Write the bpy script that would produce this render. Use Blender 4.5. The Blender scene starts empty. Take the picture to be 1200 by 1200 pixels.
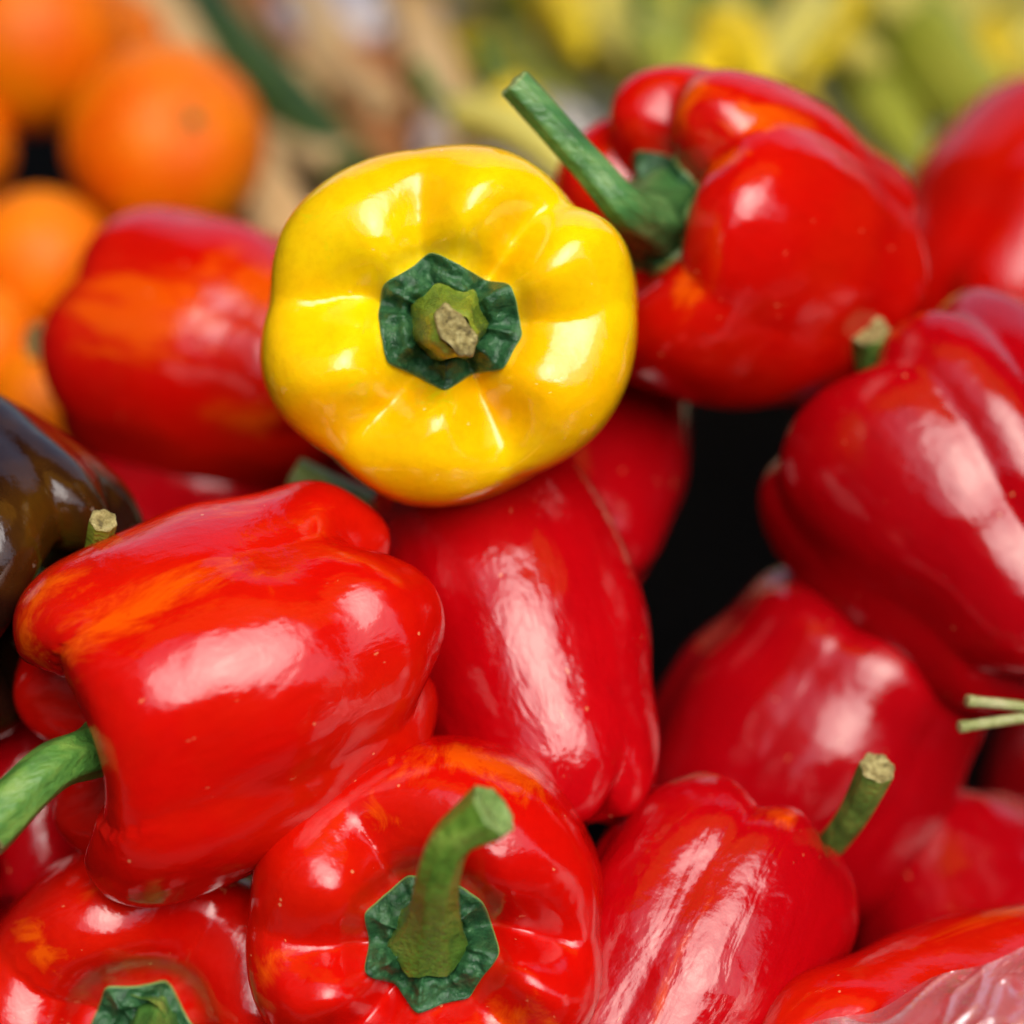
import bpy, math, random
import numpy as np
from mathutils import Vector, Matrix, noise, Quaternion

random.seed(7)
S = bpy.context.scene
COL = S.collection
R_ = math.radians

# ------------------------------------------------------------------ camera
PITCH = 35.0
cam_d = bpy.data.cameras.new('camera')
cam = bpy.data.objects.new('camera', cam_d)
COL.objects.link(cam)
cam.location = (0, 0, 0.56)
cam.rotation_euler = (R_(90 - PITCH), 0, 0)
cam_d.lens = 85
cam_d.sensor_width = 36
cam_d.clip_start = 0.02
cam_d.clip_end = 500
cam_d.dof.use_dof = True
cam_d.dof.focus_distance = 0.572
cam_d.dof.aperture_fstop = 3.9
cam_d.dof.aperture_blades = 0
S.camera = cam
CM = Matrix.Translation(cam.location) @ cam.rotation_euler.to_matrix().to_4x4()
CR = CM.to_3x3()
TAN = 18.0 / 85.0

# ------------------------------------------------------------------ sky, sun, exposure
SUN_EL, SUN_AZ = 58.0, 158.0         # veiled sun over the lane, behind the photographer's right shoulder
world = bpy.data.worlds.new('World')
S.world = world
world.use_nodes = True
wn = world.node_tree
bg = wn.nodes['Background']
sky = wn.nodes.new('ShaderNodeTexSky')
sky.sky_type = 'NISHITA'
sky.sun_disc = False
sky.sun_elevation = R_(SUN_EL)
sky.sun_rotation = R_(SUN_AZ)
sky.air_density = 1.0
sky.dust_density = 4.0
sky.ozone_density = 0.6
wn.links.new(sky.outputs[0], bg.inputs[0])
bg.inputs[1].default_value = 0.15
sun_d = bpy.data.lights.new('sun', 'SUN')
sun_d.energy = 1.5
sun_d.angle = R_(50)
sun_d.color = (1.0, 0.965, 0.93)
sun = bpy.data.objects.new('sun', sun_d)
COL.objects.link(sun)
az = R_(SUN_AZ)
sdir = Vector((math.sin(az) * math.cos(R_(SUN_EL)), math.cos(az) * math.cos(R_(SUN_EL)), math.sin(R_(SUN_EL))))
sun.rotation_euler = sdir.to_track_quat('Z', 'Y').to_euler()
sun.location = sdir * 20

S.view_settings.view_transform = 'Standard'
S.view_settings.look = 'None'
S.view_settings.gamma = 1
S.view_settings.exposure = 0.62
S.view_settings.use_curve_mapping = False
S.cycles.use_denoising = True
S.cycles.max_bounces = 8
S.cycles.transparent_max_bounces = 12


def at(px, py, d):
    """point at photograph pixel (px, py), d metres along the view"""
    return CM @ Vector(((px - 600) / 600 * TAN * d, (600 - py) / 600 * TAN * d, -d))


def cdir(x, y, z):
    """direction given as image right, image up, towards the camera"""
    return (CR @ Vector((x, y, z))).normalized()


# ------------------------------------------------------------------ helpers
def tag(o, label=None, cat=None, group=None, kind=None):
    if label: o['label'] = label
    if cat: o['category'] = cat
    if group: o['group'] = group
    if kind: o['kind'] = kind
    return o


def empty(name, mat4):
    o = bpy.data.objects.new(name, None)
    o.empty_display_size = 0.02
    o.matrix_world = mat4
    COL.objects.link(o)
    return o


def mesh_obj(name, verts, faces, mat, parent=None, smooth=True):
    me = bpy.data.meshes.new(name)
    me.from_pydata([tuple(v) for v in verts], [], faces)
    if smooth:
        me.polygons.foreach_set('use_smooth', [True] * len(me.polygons))
    if mat: me.materials.append(mat)
    me.update()
    o = bpy.data.objects.new(name, me)
    COL.objects.link(o)
    if parent: o.parent = parent
    return o


def grid_faces(nu, nv, wrap_u=True, flip=False):
    """verts indexed v*nu+u"""
    f = []
    for v in range(nv - 1):
        for u in range(nu if wrap_u else nu - 1):
            a = v * nu + u; b = v * nu + (u + 1) % nu
            q = (a, b, b + nu, a + nu)
            f.append(q[::-1] if flip else q)
    return f


# ------------------------------------------------------------------ materials
class NT:
    def __init__(s, name):
        s.m = bpy.data.materials.new(name); s.m.use_nodes = True
        s.t = s.m.node_tree; s.t.nodes.clear()
        s.out = s.n('ShaderNodeOutputMaterial')
        s.tc = s.n('ShaderNodeTexCoord')
    def n(s, ty, **kw):
        x = s.t.nodes.new(ty)
        for k, v in kw.items(): setattr(x, k, v)
        return x
    def l(s, a, b): s.t.links.new(a, b)
    def mapped(s, scale):
        mp = s.n('ShaderNodeMapping'); mp.inputs['Scale'].default_value = scale
        s.l(s.tc.outputs['Object'], mp.inputs[0]); return mp.outputs[0]
    def noise(s, scale, detail=3, rough=0.5, vec=None, dist=0.0):
        x = s.n('ShaderNodeTexNoise')
        x.inputs['Scale'].default_value = scale; x.inputs['Detail'].default_value = detail
        x.inputs['Roughness'].default_value = rough; x.inputs['Distortion'].default_value = dist
        s.l(vec if vec else s.tc.outputs['Object'], x.inputs['Vector']); return x.outputs['Fac']
    def ramp(s, fac, stops):
        x = s.n('ShaderNodeValToRGB')
        e = x.color_ramp.elements
        while len(e) < len(stops): e.new(0.5)
        for el, (p, c) in zip(e, stops):
            el.position = p; el.color = (*c, 1) if len(c) == 3 else c
        s.l(fac, x.inputs[0]); return x.outputs[0]
    def mix(s, fac, a, b):
        x = s.n('ShaderNodeMix', data_type='RGBA')
        for sock, v in ((x.inputs[0], fac), (x.inputs[6], a), (x.inputs[7], b)):
            if hasattr(v, 'is_output'): s.l(v, sock)
            elif isinstance(v, (int, float)): sock.default_value = v
            else: sock.default_value = (*v, 1)
        return x.outputs[2]
    def math(s, op, a, b=0.0):
        x = s.n('ShaderNodeMath', operation=op)
        for sock, v in ((x.inputs[0], a), (x.inputs[1], b)):
            if hasattr(v, 'is_output'): s.l(v, sock)
            else: sock.default_value = v
        return x.outputs[0]
    def bump(s, h, strength, dist, nrm=None):
        x = s.n('ShaderNodeBump'); x.inputs['Strength'].default_value = strength
        x.inputs['Distance'].default_value = dist
        s.l(h, x.inputs['Height'])
        if nrm: s.l(nrm, x.inputs['Normal'])
        return x.outputs[0]
    def principled(s, col, rough, nrm=None, **kw):
        p = s.n('ShaderNodeBsdfPrincipled')
        for sock, v in (('Base Color', col), ('Roughness', rough)):
            if hasattr(v, 'is_output'): s.l(v, p.inputs[sock])
            elif isinstance(v, (int, float)): p.inputs[sock].default_value = v
            else: p.inputs[sock].default_value = (*v, 1)
        if nrm: s.l(nrm, p.inputs['Normal'])
        for k, v in kw.items(): p.inputs[k.replace('_', ' ')].default_value = v
        s.l(p.outputs[0], s.out.inputs[0])
        return p


def pepper_mat(name, c_main, c_alt, wrinkle=0.25, rough=0.13, specks=0.5, sss=0.12, alt=(0.42, 0.66), c_speck=(0.75, 0.35, 0.15), c_tint=(0.70, 0.075, 0.001)):
    t = NT(name)
    info = t.n('ShaderNodeObjectInfo')
    off = t.n('ShaderNodeVectorMath', operation='ADD')
    sc = t.n('ShaderNodeVectorMath', operation='SCALE'); sc.inputs['Scale'].default_value = 3.0
    cmb = t.n('ShaderNodeCombineXYZ')
    for i in range(3): t.l(info.outputs['Random'], cmb.inputs[i])
    t.l(cmb.outputs[0], sc.inputs[0])
    t.l(t.tc.outputs['Object'], off.inputs[0]); t.l(sc.outputs[0], off.inputs[1])
    V = off.outputs[0]
    mp = t.n('ShaderNodeMapping'); mp.inputs['Scale'].default_value = (1, 1, 0.22); t.l(V, mp.inputs[0])
    L = mp.outputs[0]
    big = t.noise(28, 3, 0.55, V)
    col = t.ramp(big, [(alt[0], c_main), (alt[1], c_alt)])
    streak = t.noise(420, 2, 0.6, L)
    dark = tuple(c * 0.72 for c in c_main)
    col = t.mix(t.math('MULTIPLY', t.math('SUBTRACT', streak, 0.45), 0.8), col, dark)
    # pale pin-prick specks of the skin
    vo = t.n('ShaderNodeTexVoronoi', feature='F1'); vo.inputs['Scale'].default_value = 190
    t.l(V, vo.inputs['Vector'])
    gate = t.math('GREATER_THAN', t.noise(60, 2, 0.5, V), 0.57)
    pick = t.n('ShaderNodeSeparateColor'); t.l(vo.outputs['Color'], pick.inputs[0])
    g2 = t.math('GREATER_THAN', pick.outputs[0], 0.62)
    sp = t.math('MULTIPLY', t.math('LESS_THAN', vo.outputs['Distance'], 0.085), t.math('MULTIPLY', gate, g2))
    col = t.mix(t.math('MULTIPLY', sp, specks), col, c_speck)
    at_ = t.n('ShaderNodeAttribute'); at_.attribute_name = 'tint'
    bl = t.math('ADD', at_.outputs['Fac'], t.math('MULTIPLY', t.math('SUBTRACT', t.noise(95, 6, .72, L, 1.2), .5), 2.4))
    blf = t.ramp(bl, [(.50, (0, 0, 0)), (.72, (.35, .35, .35)), (1.0, (1, 1, 1))])
    col = t.mix(blf, col, c_tint)
    # small healed scuffs and dust
    sv = t.n('ShaderNodeMapping'); sv.inputs['Scale'].default_value = (1, 1.6, .5); sv.inputs['Rotation'].default_value = (.3, .5, .4); t.l(V, sv.inputs[0])
    scuff = t.math('MULTIPLY', t.math('GREATER_THAN', t.noise(330, 3, .6, sv.outputs[0]), .70), t.math('GREATER_THAN', t.noise(45, 2, .5, V), .57))
    col = t.mix(t.math('MULTIPLY', scuff, specks * .8), col, c_speck)
    # relief: soft dimples, lengthwise wrinkling, fine orange-peel
    n1 = t.bump(t.noise(75, 3, 0.5, V), 0.10 + 0.25 * wrinkle, 0.004)
    mp2 = t.n('ShaderNodeMapping'); mp2.inputs['Scale'].default_value = (1, 1, 0.45); t.l(V, mp2.inputs[0])
    n2 = t.bump(t.noise(105, 3, 0.58, mp2.outputs[0], 0.6), 0.5 * wrinkle, 0.0030, n1)
    n3 = t.bump(t.noise(1500, 2, 0.5, V), 0.06, 0.0006, n2)
    ro = t.math('ADD', t.math('MULTIPLY', t.noise(110, 4, 0.6, L), 0.16), rough - 0.085)
    p = t.principled(col, ro, n3, IOR=1.5, Subsurface_Weight=sss, Subsurface_Scale=0.004)
    p.inputs['Subsurface Radius'].default_value = (1.0, 0.25, 0.1)
    p.inputs['Specular IOR Level'].default_value = 0.55
    return t.m


M = {}
M['scarlet'] = pepper_mat('scarlet_skin', (0.54, 0.0030, 0.0010), (0.55, 0.0075, 0.0010), 0.2)
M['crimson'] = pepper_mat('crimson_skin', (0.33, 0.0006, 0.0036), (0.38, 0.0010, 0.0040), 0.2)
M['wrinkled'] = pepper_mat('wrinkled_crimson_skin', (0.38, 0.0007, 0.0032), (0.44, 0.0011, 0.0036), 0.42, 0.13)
M['yellow'] = pepper_mat('yellow_skin', (0.88, 0.47, 0.0012), (0.86, 0.60, 0.002), 0.14, 0.11, 0.5, 0.14, (0.38, 0.66), (0.9, 0.75, 0.3), (0.66, 0.60, 0.004))
M['dark'] = pepper_mat('purple_brown_skin', (0.018, 0.006, 0.003), (0.065, 0.024, 0.002), 0.15, 0.10, 0.6, 0.0, (0.42, 0.62), (0.5, 0.4, 0.3))


def calyx_mat():
    t = NT('calyx_green')
    a = t.noise(330, 4, 0.6)
    col = t.ramp(a, [(0.30, (0.010, 0.048, 0.018)), (0.5, (0.022, 0.098, 0.034)), (0.75, (0.055, 0.165, 0.060))])
    n = t.bump(t.noise(520, 4, 0.65), 0.55, 0.0015)
    t.principled(col, 0.36, n, IOR=1.45)
    return t.m


def stem_mat(name, c0, c1, c2):
    t = NT(name)
    L = t.mapped((1, 1, 0.25))
    a = t.noise(150, 3, 0.6, L)
    col = t.ramp(a, [(0.32, c0), (0.5, c1), (0.7, c2)])
    b = t.noise(700, 3, 0.6, L)
    n = t.bump(b, 0.6, 0.0012)
    t.principled(col, 0.33, n, IOR=1.45, Subsurface_Weight=0.05, Subsurface_Scale=0.003)
    return t.m


def cut_mat(name='cut_stem_face', k=(1, 1, 1)):
    t = NT(name)
    a = t.noise(500, 5, 0.7)
    col = t.ramp(a, [(0.3, (0.05, 0.035, 0.012)), (0.46, (0.27, 0.22, 0.07)), (0.62, (0.50, 0.44, 0.18)), (0.8, (0.66, 0.62, 0.38))])
    n = t.bump(t.noise(900, 4, 0.7), 0.9, 0.0015)
    t.principled(col, 0.5, n)
    return t.m


M['calyx'] = calyx_mat()
_t = NT('calyx_edge_green'); _t.principled((.16, .27, .07), .4); M['calyx_edge'] = _t.m
M['stem'] = stem_mat('stem_green', (0.035, 0.11, 0.02), (0.075, 0.21, 0.035), (0.19, 0.33, 0.06))
M['stem_dark'] = stem_mat('stem_blue_green', (0.03, 0.105, 0.028), (0.06, 0.195, 0.05), (0.15, 0.31, 0.10))
M['stem_lime'] = stem_mat('stem_lime_green', (0.10, 0.17, 0.015), (0.18, 0.28, 0.025), (0.30, 0.38, 0.06))
M['cut'] = cut_mat()
M['stem_pale'] = stem_mat('stem_pale_green', (.16, .20, .06), (.27, .31, .11), (.42, .42, .22))
M['stem_fresh'] = stem_mat('stem_fresh_green', (0.06, 0.14, 0.015), (0.11, 0.23, 0.025), (0.20, 0.32, 0.05))
M['cut_green'] = stem_mat('fresh_cut_face', (.12, .22, .05), (.22, .34, .10), (.34, .45, .18))


# ------------------------------------------------------------------ bell pepper
def catmull(P, n):
    P = np.array(P, float)
    ext = np.vstack([[-P[1][0], P[1][1]], P, [-P[-2][0], P[-2][1]]])
    seg = np.linalg.norm(np.diff(P, axis=0), axis=1)
    cum = np.concatenate([[0], np.cumsum(seg)]); cum /= cum[-1]
    out = []
    for t in np.linspace(0, 1, n):
        i = min(np.searchsorted(cum, t, side='right') - 1, len(P) - 2)
        u = (t - cum[i]) / (cum[i + 1] - cum[i])
        p0, p1, p2, p3 = ext[i], ext[i + 1], ext[i + 2], ext[i + 3]
        out.append(0.5 * ((2 * p1) + (-p0 + p2) * u + (2 * p0 - 5 * p1 + 4 * p2 - p3) * u * u + (-p0 + 3 * p1 - 3 * p2 + p3) * u ** 3))
    out = np.array(out); out[0][0] = 0; out[-1][0] = 0
    return out


class PepperShape:
    """a lobed body of revolution; local z is the stem direction, z=0 the middle"""
    def __init__(s, R, H, grooves, gs=None, lr=None, lz=None, lb=None, cav=0.20, shoulder=0.62, taper=0.80, botcav=0.07,
                 gd=0.10, gmid=0.6, gbot=1.3, gz=0.10, p=0.85, eps=0.012, ex=1.0, ey=1.0, noise_amp=0.0013, seed=0, twist=0.0, wob=0.09, waist=0.0, bend=(0, 0), pm=0.0):
        s.pm = pm
        s.R, s.H, s.p, s.eps = R, H, p, eps
        order = np.argsort(grooves)
        n = len(grooves)
        s.g = np.array(grooves, float)[order]
        s.gs = np.array(gs if gs is not None else [1.0] * n, float)[order]
        rnd = random.Random(seed)
        s.lr = lr if lr is not None else [rnd.uniform(-.03, .04) for _ in range(n)]
        s.lz = lz if lz is not None else [rnd.uniform(-.02, .03) for _ in range(n)]
        s.lb = lb if lb is not None else [rnd.uniform(-.02, .04) for _ in range(n)]
        s.gd, s.gmid, s.gbot, s.gz = gd, gmid, gbot, gz
        s.ex, s.ey, s.na, s.seed, s.twist, s.bend, s.wob = ex, ey, noise_amp, seed, twist, bend, wob
        c = cav
        s.NV = 120
        s.prof = catmull([(0, .5 - c), (.16, .5 - c + .005), (.34, .5 - c * .72), (shoulder * .78, .5 - c * .18), (shoulder, .5), (shoulder + .2, .465),
                          (.955, .355), (1.0, .18), (.985 - waist, -.02), (.5 + taper * .44, -.20), (taper * .93, -.36), (taper * .74, -.455), (taper * .5, -.5),
                          (taper * .25, -.5 + botcav * .6), (0, -.5 + botcav)], s.NV)
        # where along the profile the shoulder and the bottom rim lie
        s.ish = int(np.argmax(s.prof[:, 1])); s.ibt = int(np.argmin(s.prof[:, 1]))

    def lobes(s, th):
        """th radians array -> (lobe 0..1, groove strength, lobe index weights)"""
        d = np.degrees(th) % 360
        g = s.g % 360
        o = np.argsort(g); g = g[o]; gs = s.gs[o]
        n = len(g)
        lr = np.array(s.lr); lz = np.array(s.lz); lb = np.array(s.lb)
        k = (np.searchsorted(g, d, side='right') - 1) % n
        a = g[k]; b = g[(k + 1) % n]
        w = (b - a) % 360
        w = np.where(w == 0, 360, w)
        t = ((d - a) % 360) / w
        sh = (np.sin(np.pi * t) ** 2 + s.eps) ** (s.p / 2) / (1 + s.eps) ** (s.p / 2)
        sh = np.clip((1 - s.pm) * sh + s.pm * np.sin(np.pi * t) ** 2, 0, 1)
        ts = t * t * (3 - 2 * t)
        st = gs[k] * (1 - ts) + gs[(k + 1) % n] * ts
        return sh, st, lr[k] * sh, lz[k] * sh, lb[k] * sh

    def points(s, ths, fv):
        """ths (n,) radians, fv (m,) profile positions 0..1 -> array (m, n, 3)"""
        ths = np.asarray(ths, float); fv = np.asarray(fv, float)
        x = fv * (s.NV - 1)
        rr = np.interp(x, np.arange(s.NV), s.prof[:, 0]); zz = np.interp(x, np.arange(s.NV), s.prof[:, 1])
        fs = s.ish / (s.NV - 1); fb = s.ibt / (s.NV - 1)
        gw = np.interp(fv, [0, fs * .35, fs * .8, fs * 1.15, (fs + fb) / 2, fb * .93, fb, (fb + 1) / 2, 1], [0, .25, 1.0, 1.25, s.gmid, s.gbot, s.gbot, s.gbot * .6, 0])
        wsh = np.exp(-((fv - fs * 1.0) / (fs * np.where(fv < fs, .75, .55))) ** 2)
        wsh = np.where(fv < fs * .3, wsh * (fv / (fs * .3)), wsh)
        wbt = np.exp(-((fv - fb) / ((1 - fb) * 1.3)) ** 2)
        wlz = np.exp(-((fv - fs) / (fs * np.where(fv < fs, .9, 1.7))) ** 2)
        wrad = np.interp(fv, [0, fs * .6, fs * 1.3, 1], [0, .4, 1, .4])
        out = np.zeros((len(fv), len(ths), 3))
        for j, v in enumerate(fv):
            th = ths + s.twist * (v - fs) + s.wob * np.sin(9 * v + 2 * ths + s.seed) * min(1, v / (.5 * fs)) + .35 * s.wob * np.sin(21 * v + 3 * ths + 2 * s.seed)
            sh, st, lr, lz, lb = s.lobes(th)
            r = rr[j] * (1 - s.gd * gw[j] * (1 - sh) * st + lr * wrad[j])
            z = zz[j] - s.gz * wsh[j] * (1 - sh) * st + lz * wlz[j] - lb * wbt[j] + s.gz * .8 * wbt[j] * (1 - sh) * st
            zt = z + .5
            out[j, :, 0] = r * np.cos(ths) * s.R * s.ex + s.bend[0] * s.R * (.25 - z * z)
            out[j, :, 1] = r * np.sin(ths) * s.R * s.ey + s.bend[1] * s.R * (.25 - z * z)
            out[j, :, 2] = z * s.H
        return out

    def jitter(s, P):
        """low-frequency unevenness"""
        Q = P.reshape(-1, 3).copy()
        o = Vector((s.seed * 1.7, s.seed * 3.1, s.seed * 0.7))
        for i, q in enumerate(Q):
            v = Vector(q)
            k = noise.noise(v * 26 + o) * s.na + noise.noise(v * 70 + o) * s.na * .22
            d = Vector((q[0], q[1], q[2] * .7)); L = d.length
            if L > 1e-6:
                Q[i] = q + np.array(d / L) * k
        return Q.reshape(P.shape)

    def v_at_r(s, frac):
        """profile position inside the cavity where the radius is frac*R"""
        seg = s.prof[:s.ish + 1, 0]
        return np.interp(frac, seg, np.arange(len(seg))) / (s.NV - 1)


def frame(axis, ref):
    z = axis.normalized()
    x = (ref - z * ref.dot(z)).normalized()
    y = z.cross(x)
    return Matrix((x, y, z)).transposed()


def bezier_path(pts, n):
    P = [Vector(p) for p in pts]
    ext = [P[0] * 2 - P[1]] + P + [P[-1] * 2 - P[-2]]
    out = []
    for k in range(n):
        t = k / (n - 1) * (len(P) - 1)
        i = min(int(t), len(P) - 2); u = t - i
        p0, p1, p2, p3 = ext[i], ext[i + 1], ext[i + 2], ext[i + 3]
        out.append(0.5 * ((2 * p1) + (p2 - p0) * u + (2 * p0 - 5 * p1 + 4 * p2 - p3) * u * u + (3 * p1 - p0 - 3 * p2 + p3) * u ** 3))
    return out


def tube(path, radii, nu=28, ridges=7, ridge=0.05, seed=0):
    """closed side of a bent tapering stem; returns verts, faces, last ring"""
    verts = []
    T = []
    for i in range(len(path)):
        a = path[max(i - 1, 0)]; b = path[min(i + 1, len(path) - 1)]
        T.append((b - a).normalized())
    up = Vector((0, 0, 1)) if abs(T[0].z) < 0.9 else Vector((1, 0, 0))
    X = (up - T[0] * up.dot(T[0])).normalized()
    for i, (p, r) in enumerate(zip(path, radii)):
        X = (X - T[i] * X.dot(T[i])).normalized(); Y = T[i].cross(X)
        for u in range(nu):
            a = 2 * math.pi * u / nu
            k = 1 + ridge * math.cos(ridges * a + 0.4 * seed) + 0.06 * noise.noise(Vector((math.cos(a) * 1.3, math.sin(a) * 1.3, i * .12 + seed)))
            verts.append(p + (X * math.cos(a) + Y * math.sin(a)) * r * k)
    return verts, grid_faces(nu, len(path)), T[-1]


def add_stem(root, pts, r0, r1, mat, flare=1.9, endflare=1.18, seed=0, ridge=0.07, cut_rough=0.10, cut=True, n=36, cutm='cut', stretch=None):
    path = bezier_path(pts, n)
    rad = []
    for i in range(n):
        t = i / (n - 1)
        r = r0 + (r1 - r0) * t
        r *= 1 + (flare - 1) * math.exp(-(t / .20) ** 1.4)
        r *= 1 + (endflare - 1) * math.exp(-((1 - t) / .13) ** 2)
        rad.append(r)
    nu = 28
    V, F, tdir = tube(path, rad, nu, seed=seed, ridge=ridge)
    st = mesh_obj('stem', V, F, M[mat], root)
    if cut:
        ring = V[-nu:]
        c = sum(ring, Vector()) / nu
        vs, fs = list(ring), []
        for k, f in enumerate((.93, .72, .42)):
            for u in range(nu):
                q = c + (ring[u] - c) * f
                h = (0.10, 0.06, -0.05)[k] * rad[-1] + noise.noise(q * 700) * rad[-1] * cut_rough * 2
                vs.append(q + tdir * h)
        for k in range(3):
            for u in range(nu):
                a = k * nu + u; b = k * nu + (u + 1) % nu
                fs.append((a, b, b + nu, a + nu))
        vs.append(c - tdir * rad[-1] * .1)
        for u in range(nu): fs.append((3 * nu + u, 3 * nu + (u + 1) % nu, 4 * nu))
        if stretch:
            ang, kx, ky, lift = stretch
            a1 = Vector((math.cos(R_(ang)), math.sin(R_(ang)), 0)); a2 = Vector((-a1.y, a1.x, 0))
            for i, q in enumerate(vs):
                d = q - c
                ku, kv = d.dot(a1), d.dot(a2)
                vs[i] = c + a1 * ku * kx + a2 * (kv * ky + .0006 * math.sin(ku * 700)) + Vector((0, 0, d.z + (lift if i >= nu else -.0008)))
        mesh_obj('cut_end', vs, fs, M[cutm], st)
    return st


def add_calyx(root, sh, rc, pts=7, amp=0.10, seed=0, tips=None, crinkle=0.0026, thick=0.0021):
    nt, nr = 144, 26
    ths = np.linspace(0, 2 * math.pi, nt, endpoint=False)
    rnd = random.Random(seed)
    if tips is None:
        tips = [360 / pts * k + rnd.uniform(-9, 9) for k in range(pts)]
    tips = np.sort(np.array(tips) % 360)
    d = np.degrees(ths)
    k = (np.searchsorted(tips, d, side='right') - 1) % len(tips)
    a = tips[k]; b = tips[(k + 1) % len(tips)]; w = (b - a) % 360
    t = ((d - a) % 360) / w
    q = np.abs(2 * t - 1)                       # 1 at a tip, 0 between two tips
    rt = rc * (1 + np.array([rnd.uniform(-.05, .07) for _ in tips]))
    ra, rb = rt[k], rt[(k + 1) % len(tips)]
    ww = np.radians(w); al = np.radians(w) * t
    edge = ra * rb * np.sin(ww) / (ra * np.sin(al) + rb * np.sin(ww - al))      # straight side from tip to tip
    bulge = np.array([rnd.uniform(-.07, .05) for _ in tips])[k]
    edge *= 1 + bulge * np.sin(np.pi * t) ** 1.3 + .004 * np.sin(np.radians(d) * 23 + seed)
    kern = np.array([.1, .2, .4, .2, .1])
    edge = np.convolve(np.concatenate([edge[-4:], edge, edge[:4]]), kern, 'same')[4:-4]
    verts = np.zeros((nr + 1, nt, 3))
    for j in range(nr):
        f = 0.02 + 0.98 * j / (nr - 1)
        for i in range(nt):
            v = sh.v_at_r(edge[i] * f)
            verts[j, i] = (ths[i], v, f)
    # evaluate on the pepper's own surface
    P = np.zeros((nr + 1, nt, 3))
    for i in range(nt):
        fv = verts[:nr, i, 1]
        P[:nr, i] = sh.points([ths[i]], fv)[:, 0]
    P[:nr] = sh.jitter(P[:nr])
    o = Vector((seed * 2.3, seed, 0))
    for j in range(nr):
        f = 0.02 + 0.98 * j / (nr - 1)
        for i in range(nt):
            x, y, z = P[j, i]
            hgt = thick * (1.15 - .35 * f)
            ridge = max(0, q[i]) ** 6 * math.sin(math.pi * min(1, f)) ** .7
            cr = noise.noise(Vector((x, y, 0)) * 190 + o) + .45 * noise.noise(Vector((x, y, 0)) * 520 + o)
            moat = -math.exp(-((f - .50) / .07) ** 2) * 0.0016 + math.exp(-((f - .64) / .09) ** 2) * 0.0013
            fade = 1 - max(0, (f - .86) / .14)
            P[j, i, 2] = z + hgt + (cr * crinkle + ridge * 0.0022 + moat) * fade
    # the rim turns down into the flesh
    P[nr] = P[nr - 1]; P[nr, :, 2] -= thick * 1.3; P[nr, :, :2] *= 1.03
    V = P.reshape(-1, 3)
    o = mesh_obj('calyx', V, grid_faces(nt, nr + 1), M['calyx'], root)
    o.data.materials.append(M['calyx_edge'])
    o.data.polygons.foreach_set('material_index', [0] * (nt * (nr - 1)) + [1] * nt)
    return o


PEPPERS = {}
def pepper(key, px, py, d, axis, R, H, grooves, mat, label, ref='cam', group='red bell peppers heaped on the stall', name='bell_pepper',
           calyx=0.36, stem=None, smat='stem', sr=(0.0042, 0.0036), nu=176, nv=116, roll=0, sflare=1.9, eflare=1.18, cutm='cut', stretch=None, tint=(), tips=None, cpts=6, camp=.10, **kw):
    seed = len(PEPPERS) + 1
    sh = PepperShape(R / 1000, H / 1000, [g + roll for g in grooves], seed=seed, **kw)
    refv = cdir(0, 0, 1) if ref == 'cam' else cdir(1, 0, 0) if ref == 'right' else cdir(0, 1, 0)
    Rm = frame(cdir(*axis), refv)
    root = empty(name, Matrix.Translation(at(px, py, d)) @ Rm.to_4x4())
    tag(root, label, 'bell pepper', group)
    ths = np.linspace(0, 2 * math.pi, nu, endpoint=False)
    P = sh.jitter(sh.points(ths, np.linspace(0.004, 0.996, nv)))
    V = P.reshape(-1, 3)
    F = grid_faces(nu, nv)
    F.append(tuple(range(nu))[::-1]); F.append(tuple((nv - 1) * nu + u for u in range(nu)))
    # profile runs from the stem end down, so flip to face outwards
    body = mesh_obj('body', V, [f[::-1] for f in F], M[mat], root)
    # tint patches placed by angle and height: orange on reds, greenish on the yellow
    vv, tt = np.meshgrid(np.linspace(0, 1, nv), np.degrees(ths), indexing='ij')
    bl = np.zeros_like(vv)
    for (bt, bv, wt, wv, k) in tint:
        dt = (tt - bt + 180) % 360 - 180
        bl = np.maximum(bl, k * np.exp(-(dt / wt) ** 2 - ((vv - bv) / wv) ** 2))
    body.data.attributes.new('tint', 'FLOAT', 'POINT').data.foreach_set('value', bl.ravel().astype(np.float32))
    if calyx:
        add_calyx(root, sh, calyx, cpts, camp, seed, tips)
    if stem is not None:
        inv = root.matrix_world.inverted()
        base = Vector(sh.points([0.0], [0.0])[0, 0])
        pts = [base - Vector((0, 0, .001))] + [inv @ at(*q) if len(q) == 3 and abs(q[2]) > .2 else Vector(q) for q in stem]
        add_stem(root, pts, sr[0], sr[1], smat, seed=seed, flare=sflare, endflare=eflare, cutm=cutm, stretch=stretch)
    PEPPERS[key] = (root, sh)
    return root


# ------------------------------------------------------------------ the setting
def table():
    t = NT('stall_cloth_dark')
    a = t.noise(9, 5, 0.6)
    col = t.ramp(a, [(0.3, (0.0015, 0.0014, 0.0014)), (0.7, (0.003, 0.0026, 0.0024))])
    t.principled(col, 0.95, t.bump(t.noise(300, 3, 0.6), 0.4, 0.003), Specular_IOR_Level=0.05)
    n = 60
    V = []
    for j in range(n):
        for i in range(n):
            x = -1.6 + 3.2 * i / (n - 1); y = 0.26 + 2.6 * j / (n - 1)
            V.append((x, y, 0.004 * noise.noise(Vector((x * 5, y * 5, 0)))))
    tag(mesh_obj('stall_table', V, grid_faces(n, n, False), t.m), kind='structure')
    t = NT('paving')
    t.principled(t.ramp(t.noise(2, 6, .6), [(.3, (.035, .034, .033)), (.7, (.055, .053, .05))]), .85)
    V = [(-60, -60, -.8), (60, -60, -.8), (60, 60, -.8), (-60, 60, -.8)]
    tag(mesh_obj('pavement', V, [(0, 1, 2, 3)], t.m), kind='structure')


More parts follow.
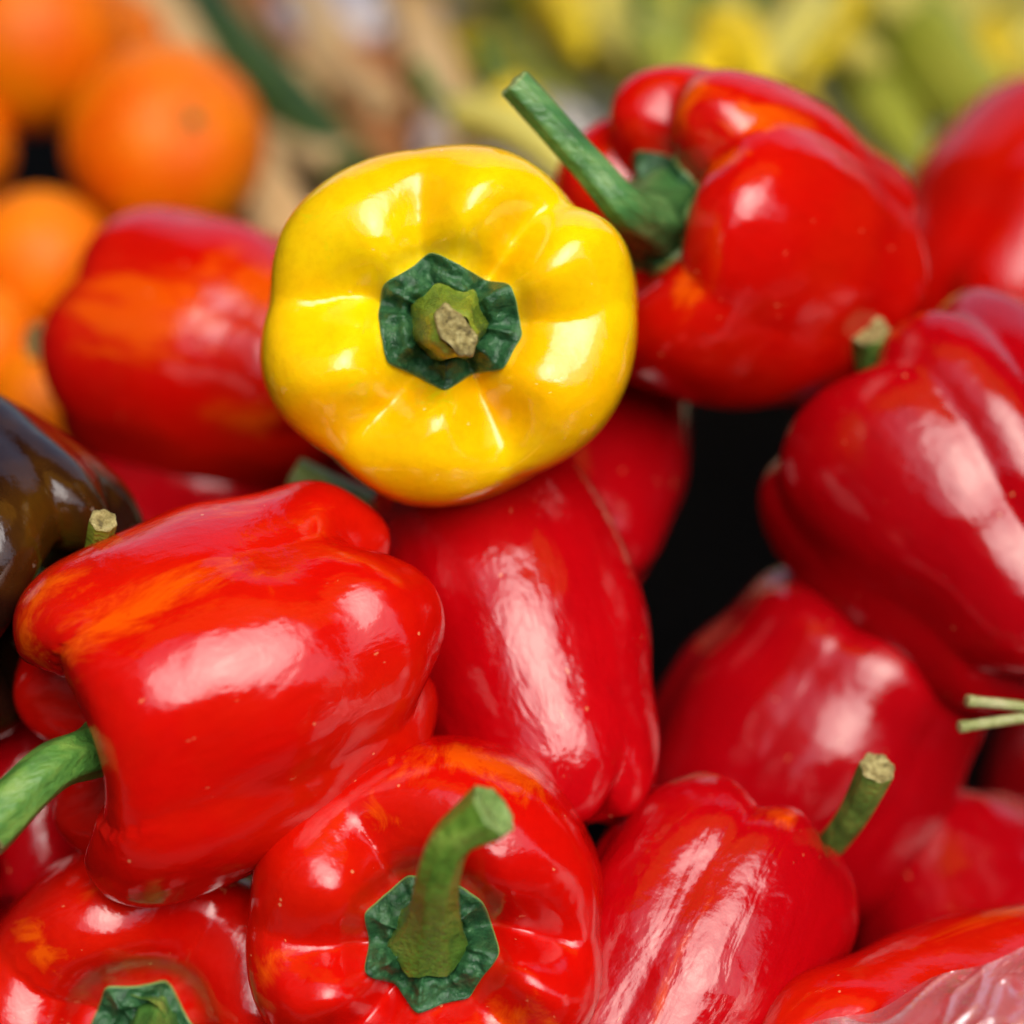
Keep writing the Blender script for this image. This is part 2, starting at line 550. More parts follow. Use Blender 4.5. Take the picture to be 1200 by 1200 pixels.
def box(x0, x1, y0, y1, z0, z1):
    V = [(x, y, z) for z in (z0, z1) for y in (y0, y1) for x in (x0, x1)]
    return V, [(0, 2, 3, 1), (4, 5, 7, 6), (0, 1, 5, 4), (2, 6, 7, 3), (0, 4, 6, 2), (1, 3, 7, 5)]


def awning():
    t = NT('orange_canvas')
    col = t.mix(t.noise(3, 4, 0.6), (0.90, 0.38, 0.02), (0.95, 0.48, 0.04))
    df = t.n('ShaderNodeBsdfDiffuse'); tr = t.n('ShaderNodeBsdfTranslucent')
    t.l(col, df.inputs[0]); t.l(col, tr.inputs[0])
    mx = t.n('ShaderNodeMixShader'); mx.inputs[0].default_value = 0.5
    t.l(df.outputs[0], mx.inputs[1]); t.l(tr.outputs[0], mx.inputs[2]); t.l(mx.outputs[0], t.out.inputs[0])
    root = empty('awning', Matrix.Translation((0, AWN_Y, AWN_Z)))
    tag(root, 'orange canvas awning over the stall, mirrored in the skins of the peppers', 'awning')
    nx, ny = 60, 30
    V = []
    for j in range(ny):
        for i in range(nx):
            u = i / (nx - 1); v = j / (ny - 1)
            x = AWN_X0 + (AWN_X1 - AWN_X0) * u; y = AWN_D * v
            sag = -0.05 * math.sin(math.pi * ((x + 2.4) / 1.2 % 1)) * math.sin(math.pi * v)
            V.append((x, y, 0.12 * v + sag))
    mesh_obj('canvas', V, grid_faces(nx, ny, False), t.m, root)
    t2 = NT('rear_blocker_green'); t2.principled((.02, .03, .022), .7)
    V = [(AWN_X0 + (AWN_X1 - AWN_X0) * i / 59, AWN_D - .06 + (AWN_B + .06) * j / 9, .128 + .02 * math.sin(math.pi * i / 10) ** 2 * j / 9) for j in range(10) for i in range(60)]
    mesh_obj('rear_blocker', V, grid_faces(60, 10, False), t2.m, root)  # unseen dark panel, added to keep overhead sky off the skins
    m2 = NT('awning_pole_metal'); m2.principled((0.5, 0.5, 0.5), 0.35, Metallic=0.9)
    path = [Vector((AWN_X0 + (AWN_X1 - AWN_X0) * k / 20, -0.005, -0.012)) for k in range(21)]
    Vt, Ft, _ = tube(path, [0.014] * 21, 16, ridge=0)
    mesh_obj('front_rail', Vt, Ft, m2.m, root)
    t = NT('side_blocker_dark'); t.principled(t.ramp(t.noise(4, 4, .6), [(.3, (.02, .025, .02)), (.7, (.035, .04, .035))]), .6)
    def blocker_sheet(a, b, name):  # unseen dark side sheets, added to narrow the sky opening
        n = 90; V = []
        nrm = Vector((b[1] - a[1], a[0] - b[0], 0)).normalized()
        for z in (0.14, -.6, -1.25):
            for i in range(n):
                u = i / (n - 1)
                w = .025 * math.sin(u * 70) * (1 if z < .1 else .2)
                V.append((a[0] + (b[0] - a[0]) * u + nrm.x * w, a[1] + (b[1] - a[1]) * u + nrm.y * w, z))
        mesh_obj(name, V, grid_faces(n, 3, False), t.m, root)
    blocker_sheet((AWN_X0 + .01, -.9), (AWN_X0 + .01, AWN_D + AWN_B), 'side_blocker')
    blocker_sheet((AWN_X1 - .01, -.3), (AWN_X1 - .01, AWN_D + AWN_B), 'side_blocker')


def house_blocker():
    """unseen dark front across the lane, added to block low sky; skins mirror it"""
    t = NT('house_blocker_brick'); t.principled(t.ramp(t.noise(3, 6, .7), [(.3, (.025, .018, .016)), (.7, (.05, .036, .03))]), .85)
    g = NT('window_glass_dark'); g.principled((.02, .022, .025), .08)
    root = empty('house_blocker', Matrix.Translation((0, -6.0, -.8)))
    tag(root, 'unseen dark brick front behind the camera, added to block low sky', 'house_blocker')
    V, F = box(-14, 14, -4, 0, 0, BLOCKER_H)
    mesh_obj('wall', V, F, t.m, root, False)
    V, F = box(-.5, .5, -.02, .03, -.7, .7)
    first = None
    for x in range(-12, 13, 3):
        for z in (1.8, 4.6):
            if first is None:
                first = o = mesh_obj('window', V, F, g.m, root, False)
            else:
                o = first.copy(); COL.objects.link(o); o.parent = root
            o.location = (x + .4, 0, z)


def opposite_blocker():  # unseen dark block, added so the skins don't mirror sunlit pavement
    t = NT('pavement_blocker_planks'); t.principled(t.ramp(t.noise(6, 4, .6), [(.3, (.015, .012, .01)), (.7, (.03, .024, .02))]), .8)
    root = empty('pavement_blocker', Matrix.Translation((0, -1.7, -.8)))
    tag(root, 'unseen dark boarded block behind the camera, added to hide bright pavement', 'counter')
    V, F = box(-5, 5, -.7, 0, 0, .84); mesh_obj('front', V, F, t.m, root, False)
    V, F = box(-5.05, 5.05, -.75, .05, .843, .89); mesh_obj('top', V, F, t.m, root, False)


AWN_Y, AWN_Z, AWN_D, AWN_B, AWN_X0, AWN_X1 = 0.40, 1.25, 0.42, .6, -0.6, 0.95
BLOCKER_H = 5.6
table()
awning()
house_blocker()
opposite_blocker()

# ------------------------------------------------------------------ the bell peppers
pepper('yellow', 527, 384, 0.612, (0.01, -0.03, 1), 47, 74, [47, 106, 169, 231, 297, 2], 'yellow',
       'yellow bell pepper facing out with its dark green calyx, on top of the red heap', 'right', group='bell peppers of other colours', gs=[1.15, .75, 1, .8, 1.2, .4],
       lr=[.03, .0, .035, .02, .015, .0], lz=[.02, .0, -.015, .025, 0, .01], tint=[(200, .22, 20, .10, .8), (262, .17, 22, .08, .75), (140, .30, 14, .08, .5)], cav=.125, shoulder=.60, taper=.78, gd=.09, gz=.185, p=.6, eps=.035, pm=.28, noise_amp=.0014,
       calyx=.375, tips=[104, 150, 172, 216, 268, 318, 350, 33], camp=.02, ex=1.01, ey=.955,
       stem=[(529, 388, .5645), (534, 388, .5575)], sr=(.0080, .0046), sflare=1.2, eflare=.85, smat='stem_lime', stretch=(117, 1.75, .95, .0012))

pepper('front_left', 266, 801, 0.592, (-.89, -.37, .24), 45, 96, [44, 118, 180, 250, -40], 'scarlet',
       'large scarlet bell pepper lying on its side, thick green stem curving to the left edge',
       lr=[-.01, -.02, .0, .02, .03], lz=[-.04, .0, .03, .0, -.12], gs=[1, 1, 1, 1, .6], cav=.22, shoulder=.62, gd=.10, gz=.12, taper=.92, gmid=.6, gbot=.8, noise_amp=.002,
       stem=[(115, 878, .575), (60, 900, .560), (-20, 975, .548)], sr=(.0060, .0054), tint=[(35, .42, 14, .24, .84), (60, .34, 15, .16, .84), (72, .55, 18, .16, .6)])

pepper('centre', 610, 756, 0.632, (-.30, .82, -.40), 35, 104, [-45, 36, 100, 170, 240], 'wrinkled',
       'crimson bell pepper with a wrinkled sheen standing below the yellow pepper', taper=.80, gd=.06, gz=.08, gs=[.4, .45, 1, 1, 1], gbot=.25, botcav=.02, lb=[.02, 0, 0, 0, .02],
       stem=[(478, 632, .655), (440, 600, .655), (345, 558, .655)], sr=(.0046, .0042), smat='stem_lime')

pepper('bottom_centre', 506, 1076, 0.598, (0.0, 0.0, 1), 45, 84, [4, 115, 181, 236, 306], 'scarlet',
       'scarlet bell pepper facing out at bottom centre, crooked stem rising from its calyx', 'right',
       lr=[.02, .0, .0, .02, .0], gs=[1.5, .9, .7, .9, .8], cav=.13, shoulder=.60, gd=.10, gz=.175, p=.6, eps=.035, pm=.28, calyx=.36, camp=.02, tips=[78, 108, 155, 205, 262, 305, 352, 35],
       stem=[(508, 1072, .556), (512, 1030, .542), (530, 985, .534), (578, 950, .529)], sr=(.0050, .0044), eflare=1.4, sflare=1.9, cutm='cut_green', smat='stem_fresh', ex=1.0, ey=1.0, tint=[(72, .40, 34, .06, 1.05), (-42, .26, 18, .08, 1.0), (188, .33, 10, .06, .9), (112, .30, 10, .06, .7)])

pepper('bottom_left', 180, 1172, 0.628, (.06, -.04, .99), 46, 88, [-28, 60, 150, 215, 275], 'scarlet',
       'red bell pepper cut by the lower left corner, its calyx in deep shade', 'right', cav=.15, shoulder=.60, gd=.09, gz=.14, p=.6, eps=.035, pm=.4, calyx=.30, gs=[.8, .9, .5, .8, .8],
       stem=[(184, 1188, .602), (172, 1225, .585), (165, 1265, .57)], sr=(.006, .005), tint=[(135, .30, 10, .10, .8)])

pepper('upper_right', 872, 294, 0.670, (-.76, .20, .62), 46, 88, [84, 36, -26, -92, 140, 200], 'scarlet',
       'scarlet bell pepper right of the yellow one with a long straight stem pointing up left',
       cav=.13, shoulder=.64, gd=.075, gz=.09, taper=.88, calyx=.37, cpts=9, lr=[.02, .0, .0, .0, .0, .02], gs=[1, .9, .55, .8, 1, 1], gmid=.5, gbot=.6,
       stem=[(735, 245, .615), (690, 195, .609), (603, 98, .603)], sr=(.0048, .0040), smat='stem_dark', sflare=2.8, eflare=1.0, cutm='cut_green', tint=[(28, .27, 10, .08, 1.15), (44, .38, 9, .10, 1.1), (68, .27, 14, .07, 1.1), (-36, .28, 12, .07, 1.0)])

pepper('right', 1150, 598, 0.665, (-.60, .74, -.30), 51, 98, [-62, 0, 33, 100, 170, 240], 'crimson',
       'big crimson bell pepper at the right edge, grooved lengthwise, stub of stem at its top', gd=.08, gz=.08, taper=.88, gmid=.9, gbot=.8,
       stem=[(1030, 445, .660), (1018, 388, .648)], sr=(.0052, .0045), tint=[(20, .30, 18, .06, .8), (66, .28, 14, .06, .8)])

pepper('middle_right', 960, 862, 0.685, (-.50, -.84, -.10), 45, 84, [25, -30, 84, 150, 210, -100], 'crimson',
       'crimson bell pepper sunk in shade between the heap and the big right one', gd=.07, gz=.10, taper=.90, calyx=None, gmid=.7, gbot=.6, botcav=.03)

pepper('lower_right', 790, 1158, 0.605, (.46, .78, -.42), 35.5, 98, [40, -20, 115, 200, -80], 'wrinkled',
       'crimson bell pepper with a wrinkled pale sheen, green cut stem leaning up right', gd=.07, gz=.05, taper=.88, shoulder=.56, gs=[.5, .9, 1, 1, .8], gmid=.8,
       stem=[(930, 1025, .640), (988, 972, .615), (1028, 900, .596)], sr=(.0033, .0038), tint=[(0, .33, 14, .07, .8), (-12, .55, 6, .2, .5)])

pepper('low_far_right', 1158, 1125, 0.680, (.30, -.85, .40), 42, 92, [40, 120, 190, 250, 320], 'crimson',
       'dim red bell pepper above the bag at the right edge', calyx=None, gd=.04, gz=.05, gbot=.4, gmid=.4, botcav=.02)

pepper('bagged', 1110, 1272, 0.600, (.85, .10, -.50), 41, 100, [-118, -52, 15, 90, 165, 215], 'scarlet',
       'scarlet bell pepper in the lower right corner with a clear bag laid over it', calyx=None, gd=.08, gmid=.7, gbot=.9, taper=.92, botcav=.05, tint=[(-75, .45, 14, .14, .8)])

pepper('left_back', 268, 422, 0.715, (-.84, .22, -.42), 42, 92, [-48, 22, 95, 170, 240], 'scarlet',
       'blurred scarlet bell pepper left of the yellow one, in front of the oranges',
       stem=[(72, 400, .755), (42, 402, .75)], sr=(.005, .005), gd=.10, gz=.11, gmid=.8, gbot=.6, gs=[.5, .6, .8, 1, 1], tint=[(8, .50, 26, .14, 1.15), (40, .66, 20, .12, 1.1), (-30, .7, 16, .10, .8)])

pepper('left_under', 235, 585, 0.740, (.6, .75, -.3), 42, 92, [60, 120, 190, 250, 320], 'crimson',
       'red bell pepper in shade beneath the blurred one on the left', calyx=None, gd=.05, gbot=.3, botcav=.02)

pepper('under_yellow', 692, 548, 0.700, (.1, .75, -.65), 29, 84, [25, -40, 100, 180, 250], 'crimson',
       'dark red bell pepper half hidden beneath the right side of the yellow one', calyx=None, gd=.05, gbot=.4, botcav=.02, gs=[.3, .5, 1, 1, 1], p=1.0, eps=.06)

pepper('far_right_top', 1210, 305, 0.790, (.55, .70, -.3), 50, 96, [30, -35, 95, 170, 240], 'scarlet',
       'blurred scarlet bell pepper at the upper right edge', calyx=None, gd=.06, gbot=.6, tint=[(0, .4, 20, .12, .8)])

pepper('dark', -85, 625, 0.625, (.70, -.45, .30), 42, 96, [60, 130, 200, 270, -60], 'dark',
       'glossy purple brown bell pepper at the left edge, white sky shining on it', group='bell peppers of other colours', gd=.06,
       stem=[(60, 700, .610), (106, 660, .594), (121, 610, .580)], sr=(.0032, .0028), calyx=.25, smat='stem_lime')

pepper('deep_left', 45, 905, 0.665, (.2, .7, -.6), 38, 84, [10, 80, 150, 220, 290], 'crimson',
       'shaded red bell pepper glimpsed behind the curved stem at the left edge', calyx=None, gd=.05, gbot=.4, botcav=.02)
pepper('deep_right', 1290, 960, 0.82, (.3, .6, -.7), 42, 88, [10, 80, 150, 220, 290], 'crimson',
       'dark red bell pepper at the right edge below two thin green stalks', calyx=None, gd=.06)

# ------------------------------------------------------------------ oranges
def orange_mat():
    t = NT('orange_peel')
    a = t.noise(22, 3, 0.5)
    col = t.ramp(a, [(0.35, (0.80, 0.12, 0.0004)), (0.68, (0.90, 0.25, 0.001))])
    vo = t.n('ShaderNodeTexVoronoi'); vo.inputs['Scale'].default_value = 520
    t.l(t.tc.outputs['Object'], vo.inputs['Vector'])
    n = t.bump(vo.outputs['Distance'], 0.35, 0.0012)
    t.principled(col, 0.42, n, IOR=1.33, Subsurface_Weight=0.1, Subsurface_Scale=0.004)
    return t.m
M['orange'] = orange_mat()


def orange(px, py, d, rpx, axis, label, seed):
    r = rpx / 600 * TAN * d
    root = empty('orange', Matrix.Translation(at(px, py, d)) @ frame(cdir(*axis), cdir(1, .2, .1)).to_4x4())
    tag(root, label, 'orange', 'oranges piled at the back left')
    nu, nv = 64, 40
    V = []
    for j in range(nv):
        ph = math.pi * (j + .02) / (nv - 1 + .04)
        for i in range(nu):
            a = 2 * math.pi * i / nu
            q = Vector((math.sin(ph) * math.cos(a), math.sin(ph) * math.sin(a), math.cos(ph) * .94))
            dim = 0.06 * math.exp(-(ph / .22) ** 2) * (1 + .3 * math.cos(6 * a))
            k = 1 + .02 * noise.noise(q * 1.6 + Vector((seed, 0, 0))) - dim
            V.append(q * r * k)
    F = [f[::-1] for f in grid_faces(nu, nv)]
    F.append(tuple(range(nu))); F.append(tuple((nv - 1) * nu + u for u in range(nu))[::-1])
    mesh_obj('peel', V, F, M['orange'], root)
    Vb = []
    for j, f in enumerate((1, .8, .4, .02)):
        for i in range(20):
            a = 2 * math.pi * i / 20
            rr = r * .10 * f * (1 + .22 * math.cos(5 * a))
            Vb.append((rr * math.cos(a), rr * math.sin(a), r * (.885 + .025 * (1 - f) + (0 if j else -.02))))
    mesh_obj('stem_button', Vb, grid_faces(20, 4), M['stem_dark'], root)


orange(38, 45, .93, 112, (-.3, .6, -.6), 'orange at the top left corner, uppermost of its pile', 1)
orange(195, 168, .90, 118, (.35, .1, .75), 'biggest orange of the pile, blurred, above the blurred red pepper', 2)
orange(-62, 172, .92, 78, (-.2, .5, -.7), 'orange cut to a sliver by the left edge', 3)
orange(48, 312, .865, 92, (.4, .6, -.6), 'orange below the dark gap between the pile and the left edge', 4)
orange(158, 362, .85, 100, (.4, .3, -.7), 'orange peeking out just behind the blurred red pepper', 5)
orange(-22, 405, .83, 72, (.4, .3, -.7), 'lowest orange at the left edge above the purple brown pepper', 6)
orange(55, 470, .82, 70, (.4, .3, -.7), 'orange tucked between the purple brown pepper and the blurred red one', 7)
orange(120, 60, 1.02, 80, (.4, .3, -.7), 'reddish shaded orange behind the two uppermost ones', 8)

# ------------------------------------------------------------------ long peppers at the back right
def long_mat(name, a_, b_):
    t = NT(name)
    col = t.ramp(t.noise(18, 3, 0.5), [(0.35, a_), (0.65, b_)])
    t.principled(col, 0.42, t.bump(t.noise(60, 3, 0.5), 0.3, 0.004), IOR=1.4)
    return t.m
M['long_yellow'] = long_mat('long_pepper_yellow', (0.86, 0.62, 0.006), (0.80, 0.64, 0.02))
M['long_green'] = long_mat('long_pepper_green', (0.30, 0.36, 0.03), (0.42, 0.46, 0.06))
M['long_pale'] = long_mat('long_pepper_pale', (0.74, 0.66, 0.12), (0.64, 0.60, 0.14))


def long_pepper(p0, p1, width, mat, label, seed):
    A, B = at(*p0), at(*p1)
    mid = (A + B) / 2
    ax = (A - B)
    root = empty('long_pepper', Matrix.Translation(mid) @ frame(ax, cdir(0, 1, .3)).to_4x4())
    tag(root, label, 'long pepper', 'long yellow and green peppers at the back')
    Ln = ax.length; r = width
    rnd = random.Random(seed)
    bend = rnd.uniform(-.10, .10) * Ln
    path, rad = [], []
    for k in range(30):
        t = k / 29
        z = Ln * (.5 - t)
        path.append(Vector((bend * (1 - (2 * t - 1) ** 2), bend * .5 * math.sin(3 * t), z)))
        rad.append(r * max(.03, min(1, (t / .05 + .1)) ** .5 * (1 - t ** 2.6) ** .6))
    V, F, _ = tube(path, rad, 28, ridges=3, ridge=.08, seed=seed)
    V.append(path[0]); V.append(path[-1])
    n = len(V)
    for u in range(28):
        F.append((n - 2, (u + 1) % 28, u)); F.append((n - 1, 29 * 28 + u, 29 * 28 + (u + 1) % 28))
    mesh_obj('body', V, F, M[mat], root)
    z0 = Ln * .5
    pts = [Vector((0, 0, z0 - .004)), Vector((.002, 0, z0 + .012)), Vector((.008, .002, z0 + .03))]
    add_stem(root, pts, .0035, .003, 'stem', seed=seed, n=12, cut=False)


LP = [
    ((720, -60, 1.16), (860, 120, 1.06), .020, 'long_green', 'dull green long pepper slanting behind the long stemmed red pepper'),
    ((800, -50, 1.13), (950, 170, 1.03), .021, 'long_pale', 'pale yellow long pepper right of the dull green one at the back'),
    ((900, -70, 1.17), (1100, 150, 1.06), .024, 'long_yellow', 'broad bright yellow long pepper at the upper right'),
    ((1010, -70, 1.17), (1180, 110, 1.08), .020, 'long_yellow', 'yellow long pepper left of the upper right corner'),
    ((1120, -60, 1.16), (1260, 120, 1.08), .020, 'long_pale', 'pale long pepper in the upper right corner'),
    ((860, 40, 1.07), (985, 190, 1.0), .017, 'long_yellow', 'yellow long pepper tip reaching down towards the red pepper shoulder'),
    ((980, 40, 1.10), (1080, 200, 1.02), .017, 'long_green', 'green tinted long pepper between the yellow ones at the upper right'),
    ((560, -30, 1.18), (720, 60, 1.12), .018, 'long_green', 'olive green long pepper above the tip of the long straight stem'),
    ((640, 10, 1.14), (820, 90, 1.06), .018, 'long_yellow', 'yellow long pepper lying behind the top of the scarlet pepper'),
    ((540, 40, 1.16), (640, 130, 1.1), .015, 'long_yellow', 'small yellow long pepper left of the long straight stem'),
    ((600, -60, 1.22), (760, 0, 1.18), .018, 'long_pale', 'pale long pepper at the top edge above the straight stem'),
    ((1080, 20, 1.06), (1230, 160, 1.0), .018, 'long_green', 'green long pepper behind the blurred pepper at the upper right edge'),
    ((680, 60, 1.12), (800, 160, 1.04), .016, 'long_pale', 'pale long pepper hidden mostly by the scarlet pepper'),
    ((820, -90, 1.24), (980, 0, 1.18), .022, 'long_green', 'green long pepper along the top edge'),
    ((600, 60, 1.12), (700, 200, 1.02), .014, 'long_green', 'green long pepper behind the long straight stem'),
]
rl = random.Random(21)
for k in range(22):
    px = 540 + 690 * ((k * .618) % 1); py = -70 + 250 * ((k * .377 + .1) % 1)
    if py > 110 and px > 640 and px < 1000: py -= 120
    d = 1.16 - .0009 * (py + 60) - .02 + rl.uniform(-.03, .0)
    an = R_(rl.choice([40, 55, 60, 70, 130, 20]) + rl.uniform(-12, 12)); hl = rl.uniform(45, 80)
    mt = rl.choice(['long_yellow', 'long_pale', 'long_yellow', 'long_pale', 'long_green'])
    cname = {'long_yellow': 'bright yellow', 'long_pale': 'pale yellow', 'long_green': 'green'}[mt]
    lean = 'steeply leaning' if abs(math.degrees(an) - 90) < 38 else 'slanting' if math.degrees(an) < 60 else 'flat lying'
    where = ['left of the long straight stem', 'behind the tip of the long straight stem', 'above the long stemmed pepper\'s left shoulder', 'above the long stemmed pepper',
             'above the long stemmed pepper\'s right shoulder', 'above the blurred pepper at the right edge', 'in the upper right corner'][min(6, max(0, int((px - 540) / 98)))]
    row = 'top, ' if py < -35 else 'upper, ' if py < 20 else 'middle, ' if py < 80 else 'lowest, '
    rad_ = rl.uniform(.009, .014)
    LP.append(((px - hl * math.cos(an), py - hl * math.sin(an), d + .02), (px + hl * math.cos(an), py + hl * math.sin(an), d - .02), rad_, mt,
               ('thick ' if rad_ > .0118 else 'thin ') + cname + ' ' + lean + ' pepper, ' + row + where))
seen_ = set()
LP = [a for a in LP if not (a[4] in seen_ or seen_.add(a[4]))]
for i, a in enumerate(LP):
    long_pepper(*a, seed=i + 3)

t = NT('pale_backing_sheet'); t.principled(t.ramp(t.noise(30, 3, .6), [(.35, (.50, .50, .30)), (.65, (.66, .64, .42))]), .8, Specular_IOR_Level=.2)  # pale sheet added to lighten the dark gaps between the long peppers
V = []
for j in range(40):
    for i in range(50):
        x = -.06 + .62 * i / 49; y = .93 + .75 * j / 39
        V.append((x, y, .018 + .05 * j / 39 + .012 * noise.noise(Vector((x * 14, y * 14, 3)))))
tag(mesh_obj('pale_backing', V, grid_faces(50, 40, False), t.m), 'pale rumpled sheet added under the long peppers to lighten the back', 'added pale backing')

# ------------------------------------------------------------------ wooden crate, green rail, plastic behind the yellow pepper
def wood_mat(name, a_, b_):
    t = NT(name)
    L = t.mapped((1, .12, 1))
    col = t.ramp(t.noise(70, 4, 0.6, L), [(0.3, a_), (0.7, b_)])
    t.principled(col, 0.8, t.bump(t.noise(200, 3, 0.6, L), 0.3, 0.002), Specular_IOR_Level=.2)
    return t.m
M['wood'] = wood_mat('crate_wood', (0.62, 0.40, 0.17), (0.76, 0.55, 0.28))
M['wood_red'] = wood_mat('crate_wood_reddish', (0.40, 0.15, 0.05), (0.55, 0.26, 0.10))
M['green_plastic'] = long_mat('green_plastic', (0.03, 0.07, 0.003), (0.045, 0.09, 0.005))


def slat(name, a, b, w, th, mat, parent=None):
    A, B = at(*a), at(*b)
    ax = (B - A); L = ax.length
    y = ax.normalized()
    x = (cdir(1, 0, 0) - y * cdir(1, 0, 0).dot(y)).normalized(); z = x.cross(y)
    mw = Matrix((x, y, z)).transposed().to_4x4(); mw.translation = (A + B) / 2
    w2, t2, l2, c = w / 2, th / 2, L / 2, min(w, th) * .18
    prof = [(-w2 + c, -t2), (w2 - c, -t2), (w2, -t2 + c), (w2, t2 - c), (w2 - c, t2), (-w2 + c, t2), (-w2, t2 - c), (-w2, -t2 + c)]
    V = []
    n = 8
    for k in range(n + 1):
        yy = -l2 + L * k / n
        o = .04 * w * noise.noise(Vector((k * .6, L * 20, 0)))
        for (px, pz) in prof: V.append((px + o, yy, pz))
    F = [f[::-1] for f in grid_faces(8, n + 1)]
    F.append(tuple(range(8))); F.append(tuple(n * 8 + u for u in range(8))[::-1])
    o = mesh_obj(name, V, F, M[mat], None, smooth=False)
    if parent:
        o.parent = parent
        o.matrix_local = parent.matrix_world.inverted() @ mw
    else:
        o.matrix_world = mw
    return o


cr = empty('wooden_crate', Matrix.Translation(at(420, 120, 1.1)))
tag(cr, 'blurred wooden crate of tan slats behind the yellow pepper', 'crate')
slat('slat', (470, -40, 1.14), (545, 190, 1.02), .022, .012, 'wood', cr)
slat('slat', (390, 40, 1.13), (330, 180, 1.05), .022, .012, 'wood', cr)
slat('slat', (340, -60, 1.2), (460, 190, 1.08), .05, .010, 'wood_red', cr)
slat('slat', (290, -40, 1.2), (390, 160, 1.12), .03, .012, 'wood_red', cr)
slat('slat', (440, 60, 1.12), (420, 220, 1.04), .03, .012, 'wood_red', cr)
slat('slat', (300, 150, 1.05), (400, 190, 1.0), .02, .012, 'wood', cr)
slat('slat', (350, -30, 1.16), (395, 60, 1.12), .016, .01, 'wood', cr)
slat('slat', (450, 120, 1.05), (370, 60, 1.10), .014, .01, 'wood', cr)
s_ = slat('crate_edge_board', (140, -60, 1.08), (345, 290, .94), .024, .014, 'wood')
tag(s_, 'pale wooden board dividing the oranges from the crate', 'board')
s_ = slat('green_rail', (225, 0, 1.10), (420, 215, 1.0), .024, .02, 'green_plastic')
tag(s_, 'dark green plastic rail slanting beside the pale board', 'rail')


# ------------------------------------------------------------------ clear plastic
def plastic_mat(name, milky=0.22):
    t = NT(name)
    tr = t.n('ShaderNodeBsdfTransparent'); tr.inputs[0].default_value = (.96, .95, .97, 1)
    gl = t.n('ShaderNodeBsdfGlossy'); gl.inputs[0].default_value = (1, 1, 1, 1); gl.inputs['Roughness'].default_value = .09
    df = t.n('ShaderNodeBsdfTranslucent'); df.inputs[0].default_value = (.92, .90, .97, 1)
    d2 = t.n('ShaderNodeBsdfDiffuse'); d2.inputs[0].default_value = (.92, .90, .97, 1)
    fr = t.n('ShaderNodeLayerWeight'); fr.inputs[0].default_value = .5
    nb = t.bump(t.noise(70, 3, .5, None, 1.0), .3, .004)
    t.l(nb, gl.inputs['Normal']); t.l(nb, fr.inputs['Normal'])
    m0 = t.n('ShaderNodeMixShader'); m0.inputs[0].default_value = .75
    t.l(df.outputs[0], m0.inputs[1]); t.l(d2.outputs[0], m0.inputs[2])
    m1 = t.n('ShaderNodeMixShader'); m1.inputs[0].default_value = milky
    t.l(tr.outputs[0], m1.inputs[1]); t.l(m0.outputs[0], m1.inputs[2])
    m2 = t.n('ShaderNodeMixShader')
    t.l(t.math('MINIMUM', t.math('ADD', t.math('POWER', fr.outputs['Facing'], 3.0), .13), .85), m2.inputs[0])
    t.l(m1.outputs[0], m2.inputs[1]); t.l(gl.outputs[0], m2.inputs[2])
    t.l(m2.outputs[0], t.out.inputs[0])
    return t.m
M['plastic'] = plastic_mat('clear_film', .22)
M['plastic_blue'] = plastic_mat('milky_film', .7)


def crumple(q, amp, f, seed):
    v = q * f + Vector((seed, 0, 0))
    c = noise.voronoi(v)[0]
    return amp * ((c[1] - c[0]) * 1.3 + .5 * noise.noise(v * 1.7)) 


def bag_front():
    # film edge runs from the bottom edge up to the right edge of the frame
    nx, ny = 200, 130
    V = []
    for j in range(ny):
        for i in range(nx):
            u = i / (nx - 1); v = j / (ny - 1)
            ex = 868 + 470 * u
            ey = 1214 - 128 * u + 12 * math.sin(u * 7) + 5 * math.sin(u * 23)
            px = ex + 60 * v; py = ey + 260 * v
            d = .552 - .012 * u + .010 * math.cos(u * 3) - .03 * v + .015 * (1 - v) ** 6
            q = Vector((u * 4.5 + v * 2.5, v * 3.0 - u * 2.0, 0))
            q += .5 * Vector((noise.noise(q * .6), noise.noise(q * .6 + Vector((7, 0, 0))), 0))
            r1 = (1 - abs(noise.noise(q * .8))) ** 5
            r2 = (1 - abs(noise.noise(q * 1.7 + Vector((0, 5, 2))))) ** 7
            d -= .0045 * r1 + .0022 * r2 + .004 * noise.noise(q * .45)
            V.append(at(px, py, d))
    o = mesh_obj('plastic_bag', V, grid_faces(nx, ny, False), M['plastic'])
    tag(o, 'crumpled clear plastic bag in the lower right corner over a red pepper', 'plastic bag', 'clear plastic bags')


bag_front()


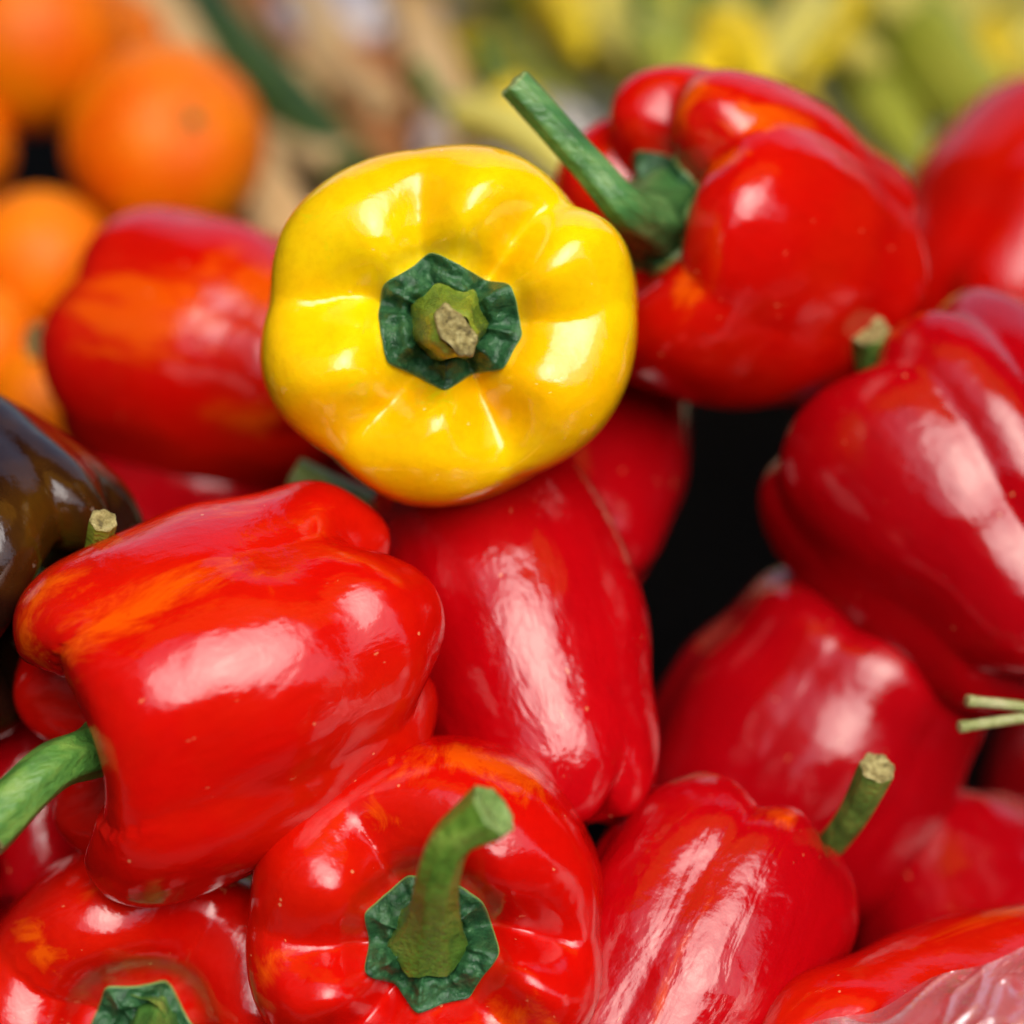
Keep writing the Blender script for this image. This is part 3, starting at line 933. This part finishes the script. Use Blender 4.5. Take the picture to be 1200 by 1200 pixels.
def bag_back(px, py, d, w, h, seed, label):
    c = at(px, py, d)
    V = []
    nu, nv = 40, 26
    for j in range(nv):
        ph = math.pi * (j + .05) / (nv - 1 + .1)
        for i in range(nu):
            a = 2 * math.pi * i / nu
            q = Vector((math.sin(ph) * math.cos(a), math.sin(ph) * math.sin(a), math.cos(ph)))
            k = 1 + crumple(q, .16, 2.2, seed)
            V.append((q.x * w * k, q.y * h * k, q.z * h * .6 * k))
    F = [f[::-1] for f in grid_faces(nu, nv)]
    o = mesh_obj('plastic_bag', V, F, M['plastic_blue'], smooth=False)
    o.location = c
    tag(o, label, 'plastic bag', 'clear plastic bags')


bag_back(425, 20, 1.16, .045, .03, 2, 'pale plastic bag blurred at the top edge behind the crate')
bag_back(600, 160, 1.04, .04, .025, 5, 'pale plastic bag blurred between the yellow pepper and the straight stem')
bag_back(1060, 190, 1.08, .03, .022, 7, 'bluish plastic scrap behind the right shoulder of the scarlet pepper')
bag_back(525, 5, 1.18, .05, .025, 8, 'white plastic bag at the top edge left of the long peppers')

# ------------------------------------------------------------------ loose stalks
def stalk(pts, r0, r1, label, mat='stem'):
    W = [at(*p) for p in pts]
    c = W[0]
    path = bezier_path([w - c for w in W], 24)
    rad = [(r0 + (r1 - r0) * k / 23) * (1.15 if k > 21 else 1) for k in range(24)]
    V, F, td = tube(path, rad, 16, ridge=.05)
    o = mesh_obj('green_stalk', V, F, M[mat]); o.location = c
    ring = V[-16:]; cc = sum(ring, Vector()) / 16
    vs = list(ring) + [cc + td * rad[-1] * .5]
    mesh_obj('cut_end', vs, [(u, (u + 1) % 16, 16) for u in range(16)], M['cut'], o)
    tag(o, label, 'stalk', 'loose green stalks')


stalk([(1290, 850, .62), (1210, 830, .612), (1133, 821, .606)], .0013, .0014, 'upper of the two thin cut green stalks at the right edge', 'stem_pale')
stalk([(1290, 828, .615), (1210, 840, .610), (1124, 852, .604)], .0013, .0014, 'lower of the two thin cut green stalks at the right edge', 'stem_pale')
stalk([(970, 780, .76), (960, 730, .755), (955, 690, .75)], .0018, .0016, 'thin green stalk standing in the dark behind the middle right pepper')
stalk([(1090, 960, .74), (1105, 900, .735), (1100, 860, .735)], .0030, .0012, 'dim green stalk in the dark gap below the big right pepper')
